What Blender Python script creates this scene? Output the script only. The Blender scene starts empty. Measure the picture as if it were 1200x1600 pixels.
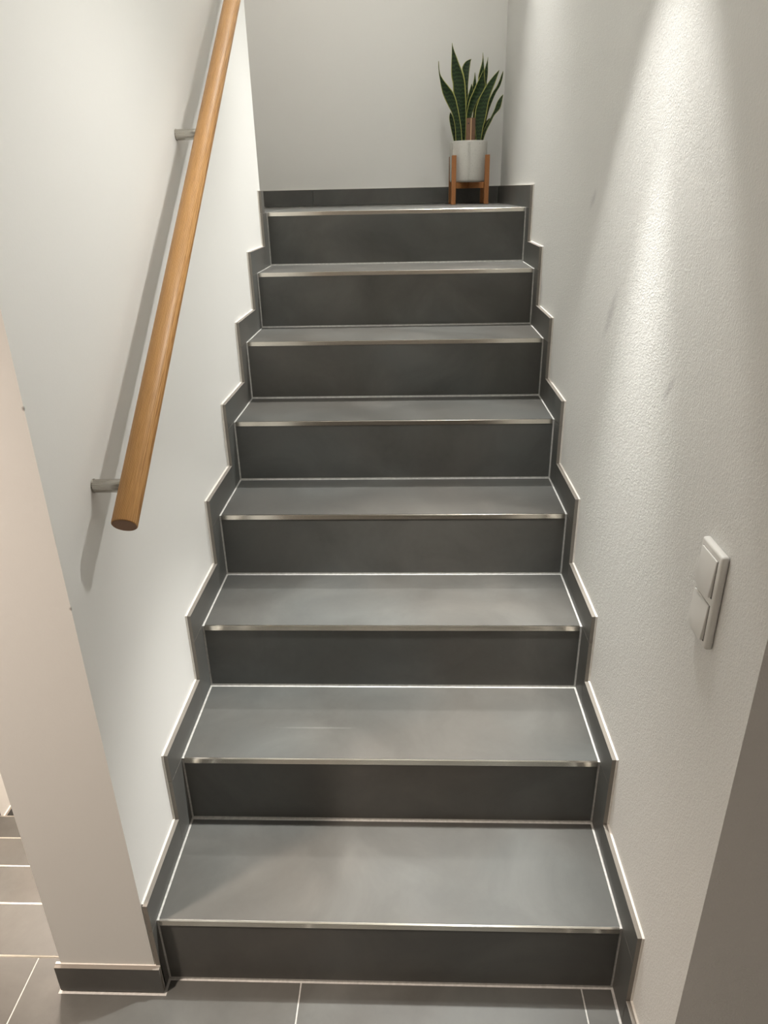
import bpy, bmesh, math, random
from mathutils import Vector, Matrix

scene = bpy.context.scene
C = scene.collection

# ------------------------------------------------------------------ camera
CAM = Vector((0.50208, -0.92479, 1.46734))
YAW, PITCH, ROLL = 0.042643, -0.424942, -0.022061
fw = Vector((-math.sin(YAW) * math.cos(PITCH), math.cos(YAW) * math.cos(PITCH), math.sin(PITCH)))
rt = Vector((math.cos(YAW), math.sin(YAW), 0))
up = rt.cross(fw)
r2 = rt * math.cos(ROLL) + up * math.sin(ROLL)
u2 = up * math.cos(ROLL) - rt * math.sin(ROLL)
cam_data = bpy.data.cameras.new('camera')
cam_data.sensor_fit = 'VERTICAL'
cam_data.sensor_height = 36.0
cam_data.lens = 1115.549 / 1600 * 36.0
cam_data.clip_start = 0.02
cam = bpy.data.objects.new('camera', cam_data)
C.objects.link(cam)
cam.matrix_world = Matrix((
    (r2.x, u2.x, -fw.x, CAM.x),
    (r2.y, u2.y, -fw.y, CAM.y),
    (r2.z, u2.z, -fw.z, CAM.z),
    (0, 0, 0, 1)))
scene.camera = cam

# ------------------------------------------------------------------ world, lamps, exposure
world = bpy.data.worlds.new('world')
scene.world = world
world.use_nodes = True
bg = world.node_tree.nodes['Background']
bg.inputs['Color'].default_value = (1.0, 0.93, 0.85, 1)
bg.inputs['Strength'].default_value = 0.02

scene.view_settings.view_transform = 'Standard'
scene.view_settings.look = 'None'
scene.view_settings.gamma = 1.0
scene.view_settings.use_curve_mapping = False
scene.view_settings.exposure = 0.0


def spot(name, loc, target, power, half_deg, blend, color, radius=0.03):
    d = bpy.data.lights.new(name, 'SPOT')
    d.energy = power
    d.spot_size = math.radians(2 * half_deg)
    d.spot_blend = blend
    d.color = color
    d.shadow_soft_size = radius
    o = bpy.data.objects.new(name, d)
    C.objects.link(o)
    o.location = loc
    o.rotation_euler = (Vector(target) - Vector(loc)).to_track_quat('-Z', 'Y').to_euler()
    return o


def area(name, loc, target, power, size, color):
    d = bpy.data.lights.new(name, 'AREA')
    d.energy = power
    d.shape = 'DISK'
    d.size = size
    d.color = color
    o = bpy.data.objects.new(name, d)
    C.objects.link(o)
    o.location = loc
    o.rotation_euler = (Vector(target) - Vector(loc)).to_track_quat('-Z', 'Y').to_euler()
    return o


COOL = (1.0, 0.982, 0.935)
WARM = (1.0, 0.84, 0.715)
# two up and down wall lamps above the right side of the flight, just out of the frame
for n, (ly, lz) in enumerate(((0.405, 1.88), (1.75, 3.02))):
    lx = 0.828
    p = (lx, ly, lz)
    q = (lx - 0.166, ly, lz + 0.36)  # off the lamp itself: place of two added spots that shape the wall scallop
    spot('added_scallop_spot', q, (q[0], ly, 0), (22.0, 10.0)[n], 28.6, 0.15, COOL, 0.03)
    spot('added_grazing_spot', q, (q[0] + 0.1, ly, 0), (9.0, 6.0)[n], 25, 0.9, COOL, 0.02)
    spot('wall_lamp_core_down', p, (lx - (0.23, 0.20)[n], ly - (0.05, 0.06)[n], lz - 1), (180.0, 215.0)[n], (26, 31)[n], 1.0, COOL, 0.02)
    spot('wall_lamp_spill_down', p, (lx - 0.75, ly, lz - 1), (16.0, 20.0)[n], 62, 0.8, COOL, 0.03)
    spot('wall_lamp_beam_up', (lx, ly, lz + 0.12), (lx - 0.1, ly, lz + 1.2), (70.0, 84.0)[n], 55, 0.6, COOL, 0.03)
# hall lamp above the head of the cellar stairs, and the lamp of the cellar flight
spot('hall_lamp', (-0.62, -0.50, 2.42), (-0.55, -0.42, 0), 240.0, 45, 1.0, WARM, 0.06)
area('added_hall_fill', (2.0, -2.2, 2.4), (2.0, -2.2, 0), 10.0, 0.25, WARM)  # added fill that lifts the shaded end of the right wall, not a known lamp
area('cellar_lamp', (-0.68, 1.3, 1.2), (-0.68, 1.0, 0), 55.0, 0.3, WARM)

# ------------------------------------------------------------------ helpers


def prop(o, label=None, cat=None, group=None, kind=None):
    if label: o['label'] = label
    if cat: o['category'] = cat
    if group: o['group'] = group
    if kind: o['kind'] = kind
    return o


def empty(name, loc, label=None, cat=None, group=None, rotz=0):
    o = bpy.data.objects.new(name, None)
    o.empty_display_size = 0.1
    C.objects.link(o)
    o.location = loc
    o.rotation_euler = (0, 0, rotz)
    return prop(o, label, cat, group)


def link(name, bm, mat, parent=None, kind=None, smooth=False, loc=None):
    me = bpy.data.meshes.new(name)
    bmesh.ops.recalc_face_normals(bm, faces=bm.faces)
    bm.to_mesh(me)
    bm.free()
    if mat:
        me.materials.append(mat)
    if smooth:
        for p in me.polygons:
            p.use_smooth = True
    o = bpy.data.objects.new(name, me)
    C.objects.link(o)
    if parent:
        o.parent = parent
    if loc:
        o.location = loc
    if kind:
        o['kind'] = kind
    return o


def box(bm, x0, x1, y0, y1, z0, z1, bevel=0.0, seg=1):
    r = bmesh.ops.create_cube(bm, size=1.0)
    vs = r['verts']
    for v in vs:
        v.co = Vector((x0 + (v.co.x + .5) * (x1 - x0), y0 + (v.co.y + .5) * (y1 - y0), z0 + (v.co.z + .5) * (z1 - z0)))
    if bevel:
        es = list({e for v in vs for e in v.link_edges})
        bmesh.ops.bevel(bm, geom=es, offset=bevel, segments=seg, profile=0.5, affect='EDGES')
    return bm


def one_box(name, dims, mat, parent=None, bevel=0.0, seg=1, kind=None):
    bm = bmesh.new()
    box(bm, *dims, bevel=bevel, seg=seg)
    return link(name, bm, mat, parent, kind)


def prism(bm, pts, z0, z1):
    lo = [bm.verts.new((x, y, z0)) for x, y in pts]
    hi = [bm.verts.new((x, y, z1)) for x, y in pts]
    n = len(pts)
    bm.faces.new(hi)
    bm.faces.new(lo[::-1])
    for i in range(n):
        j = (i + 1) % n
        bm.faces.new((lo[i], lo[j], hi[j], hi[i]))
    return bm


def tube(bm, p0, p1, r, seg=32, cap=True, bevel=0.0):
    p0, p1 = Vector(p0), Vector(p1)
    d = p1 - p0
    m = Matrix.Translation((p0 + p1) / 2) @ d.to_track_quat('Z', 'Y').to_matrix().to_4x4()
    r_ = bmesh.ops.create_cone(bm, cap_ends=cap, cap_tris=False, segments=seg, radius1=r, radius2=r, depth=d.length, matrix=m)
    if bevel:
        es = [e for e in {e for v in r_['verts'] for e in v.link_edges} if any(len(f.verts) > 4 for f in e.link_faces)]
        bmesh.ops.bevel(bm, geom=es, offset=bevel, segments=2, profile=0.5, affect='EDGES')
    return bm


def autosmooth(o, angle=35):
    me = o.data
    for p in me.polygons:
        p.use_smooth = True
    bm = bmesh.new()
    bm.from_mesh(me)
    for e in bm.edges:
        if len(e.link_faces) == 2 and e.calc_face_angle(0) > math.radians(angle):
            e.smooth = False
    bm.to_mesh(me)
    bm.free()


# ------------------------------------------------------------------ materials


class Mat:
    def __init__(self, name, color, rough=0.5, metal=0.0, spec=0.5):
        self.m = bpy.data.materials.new(name)
        self.m.use_nodes = True
        self.nt = self.m.node_tree
        self.b = self.nt.nodes['Principled BSDF']
        self.b.inputs['Base Color'].default_value = (*color, 1)
        self.b.inputs['Roughness'].default_value = rough
        self.b.inputs['Metallic'].default_value = metal
        self.b.inputs['Specular IOR Level'].default_value = spec
        self.out = None

    def n(self, t, **kw):
        nd = self.nt.nodes.new(t)
        for k, v in kw.items():
            if k.startswith('_'):
                setattr(nd, k[1:], v)
            else:
                nd.inputs[k].default_value = v
        return nd

    def l(self, a, b):
        self.nt.links.new(a, b)

    def coords(self, scale=(1, 1, 1), kind='Object', rot=(0, 0, 0)):
        tc = self.n('ShaderNodeTexCoord')
        mp = self.n('ShaderNodeMapping', Scale=scale, Rotation=rot)
        self.l(tc.outputs[kind], mp.inputs['Vector'])
        return mp.outputs['Vector']

    def noise(self, vec, scale, detail=4, rough=0.5, dist=0.0):
        nd = self.n('ShaderNodeTexNoise', Scale=scale, Detail=detail, Roughness=rough, Distortion=dist)
        self.l(vec, nd.inputs['Vector'])
        return nd.outputs['Fac']

    def ramp(self, fac, stops):
        nd = self.n('ShaderNodeValToRGB')
        el = nd.color_ramp.elements
        while len(el) < len(stops):
            el.new(0.5)
        for e, (p, c) in zip(el, stops):
            e.position = p
            e.color = (*c, 1) if len(c) == 3 else c
        self.l(fac, nd.inputs['Fac'])
        return nd.outputs['Color']

    def mix(self, fac, a, b, mode='MIX'):
        nd = self.n('ShaderNodeMix', _data_type='RGBA', _blend_type=mode)
        for v, i in ((fac, 0), (a, 6), (b, 7)):
            if isinstance(v, (int, float)):
                nd.inputs[i].default_value = v
            elif isinstance(v, tuple):
                nd.inputs[i].default_value = (*v, 1)
            else:
                self.l(v, nd.inputs[i])
        return nd.outputs[2]

    def math(self, op, a, b=0.5, c=0.5):
        nd = self.n('ShaderNodeMath', _operation=op)
        for i, v in enumerate((a, b, c)):
            if isinstance(v, (int, float)):
                nd.inputs[i].default_value = v
            else:
                self.l(v, nd.inputs[i])
        return nd.outputs[0]

    def color(self, c):
        self.l(c, self.b.inputs['Base Color'])

    def bump(self, h, strength=0.3, dist=0.001):
        nd = self.n('ShaderNodeBump', Strength=strength, Distance=dist)
        self.l(h, nd.inputs['Height'])
        self.l(nd.outputs['Normal'], self.b.inputs['Normal'])

    def stain(self, base, colr, centre, radii, strength, rot=(0, 0, 0), wob=0.5):
        """paint a scuff of its own shape: a noisy ellipsoid around centre"""
        tc = self.n('ShaderNodeTexCoord')
        sub = self.n('ShaderNodeVectorMath', _operation='SUBTRACT')
        sub.inputs[1].default_value = centre
        self.l(tc.outputs['Object'], sub.inputs[0])
        rt_ = self.n('ShaderNodeMapping', Rotation=rot)
        self.l(sub.outputs[0], rt_.inputs['Vector'])
        mp = self.n('ShaderNodeMapping', Scale=tuple(1 / r for r in radii))
        self.l(rt_.outputs['Vector'], mp.inputs['Vector'])
        ln = self.n('ShaderNodeVectorMath', _operation='LENGTH')
        self.l(mp.outputs['Vector'], ln.inputs[0])
        nz = self.noise(tc.outputs['Object'], 90, 4, 0.6)
        d = self.math('MULTIPLY_ADD', self.math('SUBTRACT', nz, 0.5), wob * 2, ln.outputs['Value'])
        f = self.n('ShaderNodeMapRange', **{'From Min': 1.0, 'From Max': 0.2, 'To Min': 0.0, 'To Max': strength})
        self.l(d, f.inputs['Value'])
        return self.mix(f.outputs[0], base, colr)


def paint(name, color, grain, strength, dist, stains=()):
    m = Mat(name, color, 0.85, 0, 0.25)
    v = m.coords()
    big = m.noise(v, 1.6, 3, 0.5)
    base = m.mix(big, tuple(c * 0.975 for c in color), tuple(min(1, c * 1.02) for c in color))
    for s in stains:
        base = m.stain(base, *s)
    m.color(base)
    a = m.noise(v, grain, 3, 0.55, 0.3)
    b = m.noise(v, grain * 0.22, 2, 0.5)
    m.bump(m.math('MULTIPLY_ADD', b, 0.5, a), strength, dist)
    return m.m


WALLC = (0.78, 0.778, 0.755)
SC = (0.33, 0.32, 0.33)
M_wall_left = paint('smooth_white_wall_paint', WALLC, 260, 0.25, 0.0006, (
    ((0.12, 0.1, 0.09), (-0.011, -0.022, 1.211), (0.0045, 0.0045, 0.0045), 0.9),
    ((0.12, 0.1, 0.09), (-0.011, -0.022, 0.900), (0.0045, 0.0045, 0.0045), 0.9),
))
M_wall_right = paint('rough_roller_white_wall_paint', WALLC, 300, 1.0, 0.0011, (
    (SC, (0.912, 0.838, 1.436), (0.02, 0.016, 0.04), 0.30, (math.radians(-55), 0, 0)),
    (SC, (0.912, 0.594, 1.2245), (0.02, 0.022, 0.075), 0.35, (math.radians(-35), 0, 0)),
    (SC, (0.912, 0.206, 1.168), (0.02, 0.010, 0.04), 0.40, (math.radians(-40), 0, 0)),
))
M_wall_back = paint('back_wall_paint', WALLC, 200, 0.3, 0.0006)


def tile_mat(name, base, rough):
    m = Mat(name, base, rough, 0, 0.4)
    v = m.coords()
    cloud = m.noise(v, 4.5, 6, 0.6, 0.6)
    fine = m.noise(v, 60, 4, 0.6)
    speck = m.noise(v, 420, 2, 0.5)
    c = m.ramp(cloud, [(0.3, tuple(x * 0.74 for x in base)), (0.52, base), (0.72, tuple(x * 1.32 for x in base))])
    hue = m.noise(v, 2.3, 3, 0.5)
    c = m.mix(1.0, c, m.ramp(hue, [(0.35, (1.07, 1.0, 0.96)), (0.65, (0.96, 1.0, 1.03))]), 'MULTIPLY')
    c = m.mix(m.math('MULTIPLY', fine, 0.35), c, tuple(x * 1.3 for x in base))
    c = m.stain(c, tuple(x * 2.1 for x in base), (0.283, 0.350, 0.35), (0.11, 0.0035, 0.01), 0.5, (0, 0, 0), 0.35)
    m.color(c)
    rr = m.n('ShaderNodeMapRange', **{'From Min': 0.3, 'From Max': 0.7, 'To Min': rough - 0.05, 'To Max': rough + 0.07})
    m.l(cloud, rr.inputs['Value'])
    m.l(rr.outputs[0], m.b.inputs['Roughness'])
    m.bump(m.math('ADD', speck, m.math('MULTIPLY', fine, 0.6)), 0.15, 0.0003)
    return m.m


M_tile = tile_mat('anthracite_cement_tile', (0.093, 0.093, 0.087), 0.43)
M_body = Mat('tile_body_cut_edge', (0.22, 0.20, 0.175), 0.7).m


def speckled(name, color, rough, scale, amt):
    m = Mat(name, color, rough)
    v = m.coords()
    f = m.noise(v, scale, 4, 0.6)
    m.color(m.ramp(f, [(0.3, tuple(c * (1 - amt) for c in color)), (0.7, tuple(min(1, c * (1 + amt)) for c in color))]))
    m.bump(f, 0.3, 0.0006)
    return m.m


M_grout = speckled('light_grey_grout', (0.54, 0.535, 0.515), 0.85, 120, 0.15)
M_caulk = speckled('white_caulk', (0.74, 0.71, 0.66), 0.6, 80, 0.06)
M_white = Mat('white_switch_plastic', (0.80, 0.79, 0.76), 0.28).m
M_gap = Mat('dark_gap', (0.03, 0.03, 0.03), 0.6).m
M_ceil = paint('ceiling_paint', (0.82, 0.81, 0.78), 220, 0.2, 0.0005)


def brushed(name, color, rough):
    m = Mat(name, color, rough, 1.0)
    v = m.coords((4, 260, 260))
    f = m.noise(v, 6, 3, 0.6)
    rr = m.n('ShaderNodeMapRange', **{'From Min': 0.2, 'From Max': 0.8, 'To Min': rough * 0.8, 'To Max': rough * 1.25})
    m.l(f, rr.inputs['Value'])
    m.l(rr.outputs[0], m.b.inputs['Roughness'])
    return m.m


M_steel = Mat('polished_steel_edge', (0.74, 0.70, 0.63), 0.17, 1.0).m
M_bracket = brushed('brushed_steel_bracket', (0.46, 0.44, 0.40), 0.26)


def wood(name, dark, mid, light, axis_scale, rough, ring=1.0):
    """grain runs along local Z"""
    m = Mat(name, mid, rough, 0, 0.45)
    v = m.coords(axis_scale)
    warp = m.noise(v, 3.2, 3, 0.5)
    w = m.n('ShaderNodeTexWave', _wave_type='BANDS', _bands_direction='X', Scale=9 * ring, Distortion=7.0, Detail=3.0)
    w.inputs['Detail Scale'].default_value = 1.3
    m.l(v, w.inputs['Vector'])
    c = m.ramp(w.outputs['Fac'], [(0.0, dark), (0.35, mid), (0.75, mid), (1.0, light)])
    c = m.mix(m.math('MULTIPLY', warp, 0.35), c, mid)
    tc = m.n('ShaderNodeTexCoord')
    mp = m.n('ShaderNodeMapping', Scale=(900, 900, 22))
    m.l(tc.outputs['Object'], mp.inputs['Vector'])
    pore = m.noise(mp.outputs['Vector'], 1.0, 2, 0.5)
    pf = m.ramp(pore, [(0.55, (0, 0, 0)), (0.75, (1, 1, 1))])
    c = m.mix(m.math('MULTIPLY', pf, 0.45), c, dark)
    m.color(c)
    m.bump(m.math('SUBTRACT', 1.0, pf), 0.2, 0.0003)
    return m.m


M_oak = wood('oiled_oak', (0.27, 0.120, 0.034), (0.54, 0.285, 0.098), (0.66, 0.39, 0.16), (26, 26, 1.0), 0.40)
M_oak_end = wood('oak_end_grain', (0.16, 0.075, 0.03), (0.27, 0.14, 0.07), (0.33, 0.19, 0.10), (60, 60, 60), 0.6)
M_stand = wood('warm_brown_stand_wood', (0.20, 0.075, 0.020), (0.34, 0.135, 0.040), (0.42, 0.19, 0.07), (60, 60, 4), 0.5)
M_marker = wood('dull_brown_marker_wood', (0.14, 0.075, 0.045), (0.24, 0.135, 0.085), (0.30, 0.18, 0.11), (60, 60, 4), 0.65)
M_marker_edge = Mat('marker_edge_highlight', (0.62, 0.42, 0.24), 0.6).m


def pot_mat():
    m = Mat('off_white_speckled_pot', (0.62, 0.61, 0.57), 0.55)
    v = m.coords()
    f = m.noise(v, 260, 3, 0.5)
    c = m.ramp(f, [(0.27, (0.34, 0.33, 0.29)), (0.36, (0.55, 0.54, 0.50)), (0.8, (0.60, 0.59, 0.55))])
    m.color(c)
    m.bump(f, 0.2, 0.0005)
    return m.m


M_pot = pot_mat()
M_soil = speckled('dark_potting_soil', (0.035, 0.025, 0.018), 0.95, 90, 0.5)


def leaf_mat():
    m = Mat('snake_plant_leaf', (0.03, 0.08, 0.03), 0.5, 0, 0.3)
    tc = m.n('ShaderNodeTexCoord')
    sep = m.n('ShaderNodeSeparateXYZ')
    m.l(tc.outputs['UV'], sep.inputs[0])
    ob = m.coords((6, 6, 1))
    wv = m.n('ShaderNodeTexWave', _wave_type='BANDS', _bands_direction='Z', Scale=22, Distortion=5.0, Detail=2.0)
    m.l(ob, wv.inputs['Vector'])
    green = m.ramp(wv.outputs['Fac'], [(0.0, (0.010, 0.024, 0.008)), (0.6, (0.016, 0.036, 0.011)), (1.0, (0.032, 0.060, 0.018))])
    wob = m.noise(ob, 5, 2, 0.5)
    d = m.math('ABSOLUTE', m.math('SUBTRACT', sep.outputs['X'], 0.5))
    d = m.math('MULTIPLY_ADD', m.math('SUBTRACT', wob, 0.5), 0.05, d)
    edge = m.n('ShaderNodeMapRange', **{'From Min': 0.43, 'From Max': 0.45})
    m.l(d, edge.inputs['Value'])
    m.color(m.mix(edge.outputs[0], green, (0.36, 0.36, 0.10)))
    return m.m


M_leaf = leaf_mat()

# ------------------------------------------------------------------ dimensions (metres)
H, D, W, N = 0.175, 0.2507, 0.900, 8       # rise, going, clear width, number of risers
YL, YB = 1.735, 2.655                       # end of the left wall, front face of the back skirting
YE = -0.021                                # free end of the left wall
WL0, WL1 = -0.202, -0.012                  # faces of the left (dividing) wall
WR = W + 0.012                             # face of the right wall
XO = -1.1485                                # outer wall of the cellar stairs
YR = -0.220                                # free end of the right wall
G = 0.0046                                 # grout joint
SK, SKF, ST = 0.070, 0.068, 0.0085         # skirting height, forward reach, tile thickness
DD, Y0 = 0.2507, 0.041                      # going of the cellar steps, their first nosing

# ------------------------------------------------------------------ the setting
bm = bmesh.new()
box(bm, XO, 3.0, -3.6, 0.0, -0.2, -0.0008)
box(bm, XO, WL0 - 0.011, 0.0, Y0 - 0.004, -0.2, -0.0008)
floor = link('floor', bm, M_grout, None, 'structure')

cols = [-0.291 + 0.564 * i for i in range(-2, 7)]
rows = [Y0 - 0.564 * i for i in range(0, 8)]
g = 0.0015
for ci in range(len(cols) - 1):
    for ri in range(len(rows) - 1):
        x0, x1 = max(cols[ci] + g, XO + 0.014), min(cols[ci + 1] - g, 2.99)
        y1, y0 = rows[ri] - g, max(rows[ri + 1] + g, -3.59)
        if x1 - x0 < 0.02 or y1 - y0 < 0.02:
            continue
        if ri == 0:
            y1 = Y0 - 0.005
            if x1 < -0.25:
                pts = [(x0, y0), (x1, y0), (x1, y1), (x0, y1)]
            elif x0 < 0:
                pts = [(x0, y0), (x1, y0), (x1, -G), (G, -G), (G, -0.031 - G), (-0.212 - G, -0.031 - G), (-0.212 - G, y1), (x0, y1)]
            elif x1 < W:
                pts = [(x0, y0), (x1, y0), (x1, -G), (x0, -G)]
            elif x0 < W:
                pts = [(x0, y0), (x1, y0), (x1, YR - 0.016), (W - G, YR - 0.016), (W - G, -G), (x0, -G)]
            else:
                pts = [(x0, y0), (x1, y0), (x1, YR - 0.016), (x0, YR - 0.016)]
        else:
            pts = [(x0, y0), (x1, y0), (x1, y1), (x0, y1)]
        bm = bmesh.new()
        prism(bm, pts, -0.010, 0.0)
        link('floor_tile', bm, M_tile, floor)

wall_left = one_box('wall_left', (WL0, WL1, YE, YL, -2.2, 4.2), M_wall_left, kind='structure')
bm = bmesh.new()
prism(bm, [(WR, YR), (3.0, YR), (3.0, YR + 0.15), (WR + 0.2, YR + 0.15), (WR + 0.2, 2.8), (WR, 2.8)], -0.2, 4.2)
wall_right = link('wall_right', bm, M_wall_right, None, 'structure')
wall_back = one_box('wall_back', (XO - 0.2, WR, YB + 0.012, YB + 0.2, -2.2, 4.2), M_wall_back, kind='structure')
wall_outer = one_box('wall_outer_left', (XO - 0.2, XO, -3.6, YB + 0.012, -2.2, 4.2), M_wall_back, kind='structure')
wall_front = one_box('wall_front', (XO - 0.2, 3.2, -3.8, -3.6, -0.2, 2.6), M_wall_back, kind='structure')
wall_hall = one_box('wall_outer_right', (3.0, 3.2, -3.6, YR + 0.15, -0.2, 2.6), M_wall_back, kind='structure')
bm = bmesh.new()
cpts = [(-3.8, 2.5), (0.0, 2.5), (1.9, 3.95), (2.8, 3.95), (2.8, 4.1), (1.85, 4.1), (-0.05, 2.65), (-3.8, 2.65)]
lo = [bm.verts.new((XO - 0.2, y, z)) for y, z in cpts]
hi = [bm.verts.new((3.2, y, z)) for y, z in cpts]
bm.faces.new(lo)
bm.faces.new(hi[::-1])
for i in range(len(cpts)):
    j = (i + 1) % len(cpts)
    bm.faces.new((lo[i], lo[j], hi[j], hi[i]))
ceiling = link('ceiling', bm, M_ceil, None, 'structure')

# ------------------------------------------------------------------ the flight going up
stair = empty('staircase', (0, 0, 0), 'grey tiled staircase rising between two white walls, steel edged treads', 'staircase')
bm = bmesh.new()
R = 0.0008                                  # grout lies this much below the tile faces
for k in range(1, N + 1):
    y0 = (k - 1) * D + R
    y1 = YB + 0.01 if k == N else k * D + R + 0.02
    box(bm, 0.0002, W - 0.0002, y0, y1, (k - 1) * H - 0.02 if k > 1 else -0.1, k * H - R)
box(bm, -0.95, -0.0005, YL + 0.0005, YB + 0.01, N * H - 0.12, N * H - R)
link('stair_body', bm, M_grout, stair)
for k in range(1, N + 1):
    yf, z1 = (k - 1) * D, k * H
    one_box('riser', (G, W - G, yf, yf + 0.01, z1 - H + (G if k > 1 else G), z1 - 0.0128), M_tile, stair, 0.0004)
    yb = (YB - G) if k == N else k * D - G
    one_box('tread', (G, W - G, yf + 0.0042, yb, z1 - 0.010, z1), M_tile, stair, 0.0004)
    bm = bmesh.new()
    box(bm, G + 0.001, W - G - 0.001, yf - 0.0016, yf + 0.0030, z1 - 0.0122, z1 + 0.0005, 0.0004, 1)
    o = link('nosing_strip', bm, M_steel, stair)
one_box('landing_tile', (-0.95, -G, YL + 2 * G, YB - G, N * H - 0.01, N * H), M_tile, stair, 0.0004)


def skirt_boxes_x(face, sgn, pieces, parent, caulk):
    """tiles whose visible face is at x=face and whose back is toward sgn; pieces are (y0,y1,z0,z1)"""
    xa, xb = sorted((face, face + sgn * ST))
    for (y0, y1, z0, z1) in pieces:
        bm = bmesh.new()
        box(bm, xa, xb, y0 + 0.0005, y1 - 0.0005, z0 + 0.0005, z1 - 0.0005)
        me_o = link('skirting_tile', bm, M_tile, parent)
        me_o.data.materials.append(M_body)
        for p in me_o.data.polygons:            # cut edges show the paler tile body
            if abs(p.normal.x) < 0.5:
                p.material_index = 1


def caulk_mesh(name, face, sgn, pieces, extra=0.0008):
    bm = bmesh.new()
    xa, xb = sorted((face + sgn * (ST - 0.0006), face + sgn * 0.0125))
    for (y0, y1, z0, z1) in pieces:
        box(bm, xa, xb, y0 - extra, y1 + extra, z0, z1 + extra)
    return link(name, bm, M_caulk, None, 'structure')


def stepped(first, right):
    P = []
    for k in range(1, N + 1):
        yf = (k - 1) * D
        a = yf - SKF
        if k == 1 and not right:
            a = YE - 0.002
        P.append((a, yf + 0.012, (k - 1) * H + (0.002 if k == 1 else 0.0), k * H))
        b = k * D - SKF
        if k == N:
            b = YB - 0.001 if right else YL - 0.004
        P.append((a, b, k * H, k * H + SK))
    return P


PL = stepped(YE, False)
bl = caulk_mesh('baseboard_left', 0.0, -1, [(max(a, YE + 0.003), b, c, d) for a, b, c, d in PL])
skirt_boxes_x(0.0, -1, PL, bl, True)
PR = [(YR, -SKF, 0.002, SK)] + stepped(0, True)
br = caulk_mesh('baseboard_right', W, 1, PR)
skirt_boxes_x(W, 1, PR, br, True)


def skirt_boxes_y(face, sgn, pieces, parent):
    ya, yb = sorted((face, face + sgn * ST))
    for (x0, x1, z0, z1) in pieces:
        bm = bmesh.new()
        box(bm, x0 + 0.0005, x1 - 0.0005, ya, yb, z0 + 0.0005, z1 - 0.0005)
        me_o = link('skirting_tile', bm, M_tile, parent)
        me_o.data.materials.append(M_body)
        for p in me_o.data.polygons:
            if abs(p.normal.y) < 0.5:
                p.material_index = 1


def caulk_y(name, face, sgn, pieces, extra=0.0008):
    bm = bmesh.new()
    ya, yb = sorted((face + sgn * (ST - 0.0006), face + sgn * 0.0125))
    for (x0, x1, z0, z1) in pieces:
        box(bm, x0, x1, ya, yb, z0, z1 + extra)
    return link(name, bm, M_caulk, None, 'structure')


zb = N * H
PB = [(XO + 0.02, -0.55, zb + 0.002, zb + SK), (-0.55, 0.055, zb + 0.002, zb + SK), (0.055, W, zb + 0.002, zb + SK)]
bb = caulk_y('baseboard_back', YB, 1, PB)
skirt_boxes_y(YB, 1, PB, bb)
PE = [(WL0 - 0.010, 0.0, 0.003, SK + 0.003)]
be = caulk_y('baseboard_end_left', -0.031, 1, PE)
skirt_boxes_y(-0.031, 1, PE, be)
PE2 = [(W, 1.45, 0.003, SK), (1.45, 2.99, 0.003, SK)]
be2 = caulk_y('baseboard_end_right', YR - 0.012, 1, PE2)
skirt_boxes_y(YR - 0.012, 1, PE2, be2)

# ------------------------------------------------------------------ the flight going down, left of the dividing wall
cellar = empty('staircase', (-0.68, Y0, -1.4), 'tiled cellar staircase going down behind the free end of the left wall', 'staircase')
INV = Matrix.Translation((0.68, -Y0, 1.4))


def cell(name, dims, mat, bevel=0.0):
    bm = bmesh.new()
    box(bm, *dims, bevel=bevel)
    bmesh.ops.transform(bm, matrix=INV, verts=bm.verts)
    return link(name, bm, mat, cellar)


XA, XB = XO + 0.012, WL0 - 0.012
bm = bmesh.new()
for k in range(1, 9):
    box(bm, XA, XB, Y0 + (k - 1) * DD - 0.03, Y0 + k * DD - R - 0.001 if k < 8 else YB, -1.6, -k * H - R)
bmesh.ops.transform(bm, matrix=INV, verts=bm.verts)
link('stair_body', bm, M_grout, cellar)
for k in range(0, 9):
    yn, z = Y0 + k * DD, -k * H
    if k > 0:
        ye = YB - 0.01 if k == 8 else yn - 0.0042
        cell('tread', (XA + G, XB - G, yn - DD + G, ye, z - 0.01, z), M_tile)
    if k < 8:
        cell('riser', (XA + G, XB - G, yn - 0.010, yn, z - H + G, z - 0.0128), M_tile)
        cell('nosing_strip', (XA + 0.004, XB - 0.004, yn - 0.0042, yn + 0.0012, z - 0.0122, z + 0.0006), M_steel, 0.0008)
PO = []
for k in range(0, 9):
    yn, z = Y0 + k * DD, -k * H
    ya = yn - DD + SKF if k else -3.58
    PO.append((ya, yn + SKF if k < 8 else YB, z + 0.001, z + SK))
    if k < 8:
        PO.append((yn - 0.012, yn + SKF, z - H + 0.001, z))
bo = caulk_mesh('baseboard_outer_left', XO + 0.0125, -1, PO)
skirt_boxes_x(XO + 0.0125, -1, PO, bo, True)

# ------------------------------------------------------------------ handrail
SL = 0.7774
RX, RY, RZ = 0.0525, 0.070, 0.9955            # lower end of the rail axis
rail_dir = Vector((0, 1, SL)).normalized()
RLEN = 1.98
hr = empty('handrail', (RX, RY, RZ), 'round oak handrail on steel brackets along the left wall', 'handrail')
hr.rotation_euler = rail_dir.to_track_quat('Z', 'Y').to_euler()
RR = 0.0203
bm = bmesh.new()
tube(bm, (0, 0, 0.0004), (0, 0, RLEN), RR, 48, True, 0.0012)
o = link('rail', bm, M_oak, hr)
autosmooth(o, 50)
bm = bmesh.new()
tube(bm, (0, 0, -0.0002), (0, 0, 0.0010), RR - 0.0014, 48)
o = link('end_grain', bm, M_oak_end, hr)
o['label'] = 'darker brown sawn end of the rail'
hinv = (Matrix.Translation((RX, RY, RZ)) @ hr.rotation_euler.to_matrix().to_4x4()).inverted()
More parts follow.
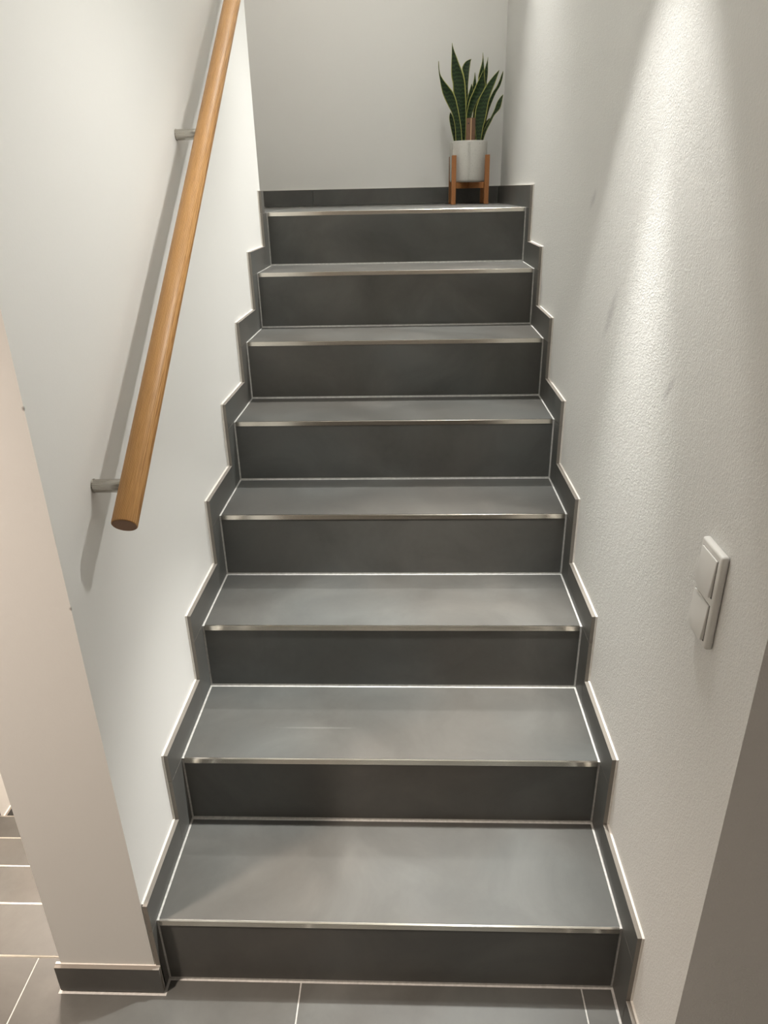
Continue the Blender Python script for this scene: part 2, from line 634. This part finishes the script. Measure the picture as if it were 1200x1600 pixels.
for by in (0.1277, 0.829, 1.53):
    bz = RZ + SL * (by - RY) - 0.001
    bm = bmesh.new()
    tube(bm, (WL1, by, bz), (RX - 0.012, by, bz), 0.0110, 32, True, 0.0008)
    tube(bm, (WL1, by, bz), (WL1 + 0.0018, by, bz), 0.0118, 32, True, 0.0005)
    bmesh.ops.transform(bm, matrix=hinv, verts=bm.verts)
    o = link('bracket', bm, M_bracket, hr)
    autosmooth(o, 40)

# ------------------------------------------------------------------ light switch on the right wall
SY0, SY1, SZ0, SZ1 = -0.0995, -0.0325, 0.883, 1.0265
sw = empty('light_switch', (WR, (SY0 + SY1) / 2, (SZ0 + SZ1) / 2), 'white double rocker light switch in an upright frame on the rough right wall', 'light switch')


def swb(name, x0, x1, y0, y1, z0, z1, bev, mat=M_white, tilt=0.0):
    bm = bmesh.new()
    cy, cz = (SY0 + SY1) / 2, (SZ0 + SZ1) / 2
    box(bm, -x1, -x0, y0, y1, z0, z1, bev, 3)
    if tilt:
        bmesh.ops.rotate(bm, verts=bm.verts, cent=(0, 0, (z0 + z1) / 2), matrix=Matrix.Rotation(tilt, 3, 'Y'))
    o = link(name, bm, mat, sw)
    return o


hw, hh = (SY1 - SY0) / 2, (SZ1 - SZ0) / 2
bm = bmesh.new()
# frame: rounded plate with two square openings
zs = [-hh, -hh + 0.0105, -0.0035, 0.0035, hh - 0.0105, hh]
ysr = hw - 0.0105
box(bm, -0.0115, 0.0, -hw, hw, -hh, hh, 0.0042, 4)
o = link('frame', bm, M_white, sw)
autosmooth(o, 60)
for cz in (0.0335, -0.0335):
    o = swb('rocker_seat', 0.002, 0.01165, -0.0262, 0.0262, cz - 0.0282, cz + 0.0282, 0, M_gap)
    o = swb('rocker', 0.003, 0.0150, -0.0252, 0.0252, cz - 0.0272, cz + 0.0272, 0.0012, M_white, math.radians(3.5))
    autosmooth(o, 60)

# ------------------------------------------------------------------ plant stand, pot and plant on the landing
PX, PY, PZ = 0.7535, 2.490, N * H
st = empty('plant_stand', (PX, PY, PZ), 'brown wooden four legged stand holding the white pot on the landing', 'plant stand', rotz=math.radians(1.5))
for sx in (-1, 1):
    for sy in (-1, 1):
        bm = bmesh.new()
        box(bm, -0.0095, 0.0095, -0.0095, 0.0095, 0, 0.189, 0.0012, 2)
        o = link('leg', bm, M_stand, st, loc=(sx * 0.0698, sy * 0.0705, 0))
for a in (45, -45):
    bm = bmesh.new()
    box(bm, -0.0085, 0.0085, -0.012 if a > 0 else -0.0118, 0.012 if a > 0 else 0.0118, -0.090, 0.090, 0.001, 1)
    o = link('crossbar', bm, M_stand, st, loc=(0, 0, 0.074))
    o.rotation_euler = (Matrix.Rotation(math.radians(a), 4, 'Z') @ Matrix.Rotation(math.radians(90), 4, 'Y') @ Matrix.Rotation(math.radians(90), 4, 'Z')).to_euler()

plant = empty('potted_plant', (PX - 0.003, PY, PZ + 0.0868), 'snake plant with upright dark green yellow edged leaves in an off-white pot', 'plant')
prof = [(0.0, 0.0), (0.070, 0.0), (0.0755, 0.003), (0.0778, 0.010), (0.0788, 0.080), (0.0795, 0.154), (0.0788, 0.1565), (0.0762, 0.1572), (0.0738, 0.1560), (0.0730, 0.150), (0.0725, 0.110), (0.0, 0.110)]


def lathe(bm, prof, seg=64):
    rings = []
    for r, z in prof:
        if r == 0:
            rings.append([bm.verts.new((0, 0, z))])
        else:
            rings.append([bm.verts.new((r * math.cos(2 * math.pi * i / seg), r * math.sin(2 * math.pi * i / seg), z)) for i in range(seg)])
    for a, b in zip(rings, rings[1:]):
        for i in range(seg):
            j = (i + 1) % seg
            if len(a) == 1:
                bm.faces.new((a[0], b[i], b[j]))
            elif len(b) == 1:
                bm.faces.new((a[i], a[j], b[0]))
            else:
                bm.faces.new((a[i], a[j], b[j], b[i]))


bm = bmesh.new()
lathe(bm, prof)
pot = link('pot', bm, M_pot, plant)
autosmooth(pot, 60)
# beaded relief seams running up the pot
bm = bmesh.new()
for q in range(6):
    ang = math.radians(-92 + 60 * q)
    for off in (-0.0030, 0.0030):
        for i in range(25):
            z = 0.012 + i * 0.0057
            rr = 0.0779 + (z - 0.01) / 0.14 * 0.0017
            a2 = ang + off / rr
            bmesh.ops.create_icosphere(bm, subdivisions=1, radius=0.0021, matrix=Matrix.Translation((rr * math.cos(a2), rr * math.sin(a2), z)))
seam = link('beaded_seam', bm, M_pot, pot, 'stuff', True)
seam['label'] = 'vertical rows of small raised beads'
bm = bmesh.new()
random.seed(4)
lathe(bm, [(0.0, 0.127), (0.03, 0.128), (0.055, 0.1265), (0.0722, 0.125), (0.0722, 0.112), (0.0, 0.112)], 40)
for v in bm.verts:
    if v.co.z > 0.12 and math.hypot(v.co.x, v.co.y) < 0.07:
        v.co.z += random.uniform(-0.0015, 0.002)
link('soil', bm, M_soil, plant)

LEAVES = [
    (-0.045, [(-0.047, 0.2441, 0.0133), (-0.0512, 0.2915, 0.0127), (-0.0586, 0.3267, 0.0132), (-0.0653, 0.35, 0.0149), (-0.075, 0.3733, 0.0188), (-0.085, 0.3964, 0.0222), (-0.0958, 0.4194, 0.0222), (-0.1091, 0.4423, 0.015), (-0.1221, 0.4651, 0.0069), (-0.1308, 0.4854, 0.0023), (-0.1344, 0.5077, 0.0015), (-0.1358, 0.5298, 0.0009)]),
    (0.0, [(-0.0285, 0.2461, 0.0108), (-0.0304, 0.2941, 0.0141), (-0.0343, 0.3414, 0.018), (-0.0397, 0.3882, 0.0216), (-0.0458, 0.423, 0.0255), (-0.0492, 0.4573, 0.0254), (-0.0547, 0.4802, 0.0255), (-0.0605, 0.5028, 0.0215), (-0.0659, 0.5254, 0.016), (-0.0707, 0.5477, 0.0106), (-0.0755, 0.57, 0.0052), (-0.0784, 0.5854, 0.0021), (-0.0797, 0.5986, 0.0005)]),
    (-0.02, [(-0.0614, 0.2458, 0.0061), (-0.0689, 0.2817, 0.0087), (-0.0763, 0.3173, 0.01), (-0.0806, 0.3362, 0.0073), (-0.0838, 0.3503, 0.0009)]),
    (0.045, [(-0.0174, 0.2483, 0.0082), (-0.0186, 0.3447, 0.0095), (-0.0168, 0.4154, 0.009), (-0.0164, 0.4502, 0.0076), (-0.0163, 0.4733, 0.0089), (-0.0176, 0.4962, 0.0122), (-0.0194, 0.5144, 0.0161), (-0.0149, 0.5302, 0.0138), (-0.0083, 0.5413, 0.0089), (0.0015, 0.5478, 0.0016)]),
    (0.03, [(0.0171, 0.2467, 0.0109), (0.0326, 0.3894, 0.0147), (0.0442, 0.4586, 0.0139), (0.0449, 0.4814, 0.0136), (0.0468, 0.5041, 0.0101), (0.0486, 0.5266, 0.0048), (0.0493, 0.549, 0.0017), (0.0482, 0.5669, 0.0005)]),
    (0.05, [(0.0214, 0.2477, 0.0082), (0.0496, 0.4143, 0.0147), (0.0618, 0.4628, 0.0073), (0.0643, 0.4834, 0.0074), (0.0654, 0.5062, 0.0073), (0.0682, 0.5288, 0.0036), (0.0703, 0.5423, 0.0014), (0.0716, 0.5535, 0.0005)]),
    (0.005, [(-0.0079, 0.2459, 0.0095), (-0.004, 0.3341, 0.011), (0.0027, 0.3644, 0.014), (0.0156, 0.399, 0.0185), (0.0287, 0.4217, 0.0205), (0.0401, 0.4467, 0.0208), (0.044, 0.467, 0.0135), (0.0474, 0.4873, 0.0059), (0.0489, 0.5008, 0.0008)]),
    (0.035, [(-0.003, 0.2474, 0.0068), (0.001, 0.3435, 0.0081), (0.0146, 0.4252, 0.008), (0.018, 0.4598, 0.0066), (0.0188, 0.4781, 0.0033), (0.0184, 0.4986, 0.0007)]),
    (0.02, [(-0.0143, 0.2469, 0.0048), (-0.0129, 0.3189, 0.0054), (-0.0082, 0.3894, 0.0067), (0.0028, 0.4239, 0.0093), (0.0046, 0.4423, 0.005), (0.0046, 0.4561, 0.0007)]),
    (-0.04, [(0.035, 0.2426, 0.01), (0.0356, 0.2899, 0.017), (0.0391, 0.3249, 0.0227), (0.0438, 0.3595, 0.024), (0.0491, 0.3823, 0.0222), (0.0567, 0.405, 0.0202), (0.0676, 0.4274, 0.0175), (0.0796, 0.4496, 0.0149), (0.0935, 0.4717, 0.009), (0.1024, 0.4848, 0.0043), (0.1085, 0.4935, 0.0008)]),
    (0.01, [(0.0467, 0.245, 0.0068), (0.0498, 0.269, 0.0081), (0.0725, 0.3515, 0.0043), (0.0821, 0.3863, 0.0073), (0.0979, 0.4206, 0.0073), (0.1133, 0.4432, 0.0066), (0.1228, 0.4657, 0.0052), (0.1278, 0.4837, 0.0033), (0.1309, 0.4972, 0.0005)]),
    (-0.025, [(0.0506, 0.243, 0.0051), (0.061, 0.2785, 0.0067), (0.0802, 0.3134, 0.006), (0.0932, 0.3365, 0.0053), (0.1093, 0.3593, 0.0105), (0.1168, 0.3822, 0.0098), (0.1235, 0.3981, 0.0055), (0.1302, 0.4093, 0.0007)]),
    (-0.01, [(0.0503, 0.2439, 0.0027), (0.0581, 0.2867, 0.0054), (0.066, 0.3078, 0.0073), (0.0812, 0.3263, 0.0033)]),
]


def catmull(p0, p1, p2, p3, t):
    return tuple(0.5 * (2 * b + (c - a) * t + (2 * a - 5 * b + 4 * c - d) * t * t + (3 * b - a - 3 * c + d) * t ** 3) for a, b, c, d in zip(p0, p1, p2, p3))


rng = random.Random(11)
for dy, rows_ in LEAVES:
    rows_ = [(x + 0.003, z - 0.0868, hw_) for x, z, hw_ in rows_]
    # run the leaf on down into the soil, drawn toward the pot centre
    x, z, hw_ = rows_[0]
    rows_ = [(x * 0.9, 0.118, hw_ * 0.92)] + rows_
    pts = []
    for i in range(len(rows_) - 1):
        a = rows_[max(0, i - 1)]; b = rows_[i]; c = rows_[i + 1]; d = rows_[min(len(rows_) - 1, i + 2)]
        for s in range(3):
            pts.append(catmull(a, b, c, d, s / 3))
    pts.append(rows_[-1])
    bm = bmesh.new()
    uv = bm.loops.layers.uv.new('UVMap')
    lean = dy * 0.55
    n = len(pts)
    grid = []
    for i, (x, z, w_) in enumerate(pts):
        t = i / (n - 1)
        y = dy * 0.85 + lean * t * t * 0.6
        w_ = max(w_, 0.0006)
        row = []
        for j in range(7):
            u = j / 6
            s = 2 * u - 1
            fold = 0.30 * w_ * (1 - s * s) * (1 - 0.35 * t)
            row.append(bm.verts.new((x + s * w_, y + fold + 0.15 * w_ * s * (1 if dy > 0 else -1), z)))
        grid.append(row)
    for i in range(n - 1):
        for j in range(6):
            f = bm.faces.new((grid[i][j], grid[i][j + 1], grid[i + 1][j + 1], grid[i + 1][j]))
            f.smooth = True
            for lp, (uu, vv) in zip(f.loops, ((j / 6, i / (n - 1)), ((j + 1) / 6, i / (n - 1)), ((j + 1) / 6, (i + 1) / (n - 1)), (j / 6, (i + 1) / (n - 1)))):
                lp[uv].uv = (uu, vv)
    o = link('leaf', bm, M_leaf, plant)
    md = o.modifiers.new('thickness', 'SOLIDIFY')
    md.thickness = 0.0022
    md.offset = 0

mk = empty('plant_marker', (PX, PY - 0.049, PZ + 0.0868 + 0.1275), 'short brown wooden post standing in the pot among the leaves', 'plant marker')
bm = bmesh.new()
box(bm, -0.0135, 0.0135, -0.0135, 0.0135, 0.0015, 0.112)
bmesh.ops.rotate(bm, verts=bm.verts, cent=(0, 0, 0), matrix=Matrix.Rotation(math.radians(45), 3, 'Z'))
link('post', bm, M_marker, mk)
bm = bmesh.new()
box(bm, -0.0017, 0.0017, -0.0203, -0.0172, 0.0015, 0.1105, 0.0006)  # lit edge of the post, its highlight put into a paler colour
o = link('edge_highlight', bm, M_marker_edge, mk)
o['label'] = 'highlight down the front edge, painted as a pale strip'
bm = bmesh.new()
tube(bm, (-0.0105, -0.0096, 0.092), (-0.0088, -0.0079, 0.092), 0.0028, 12)
o = link('dark_spot', bm, M_gap, mk)
o['label'] = 'small dark round spot'
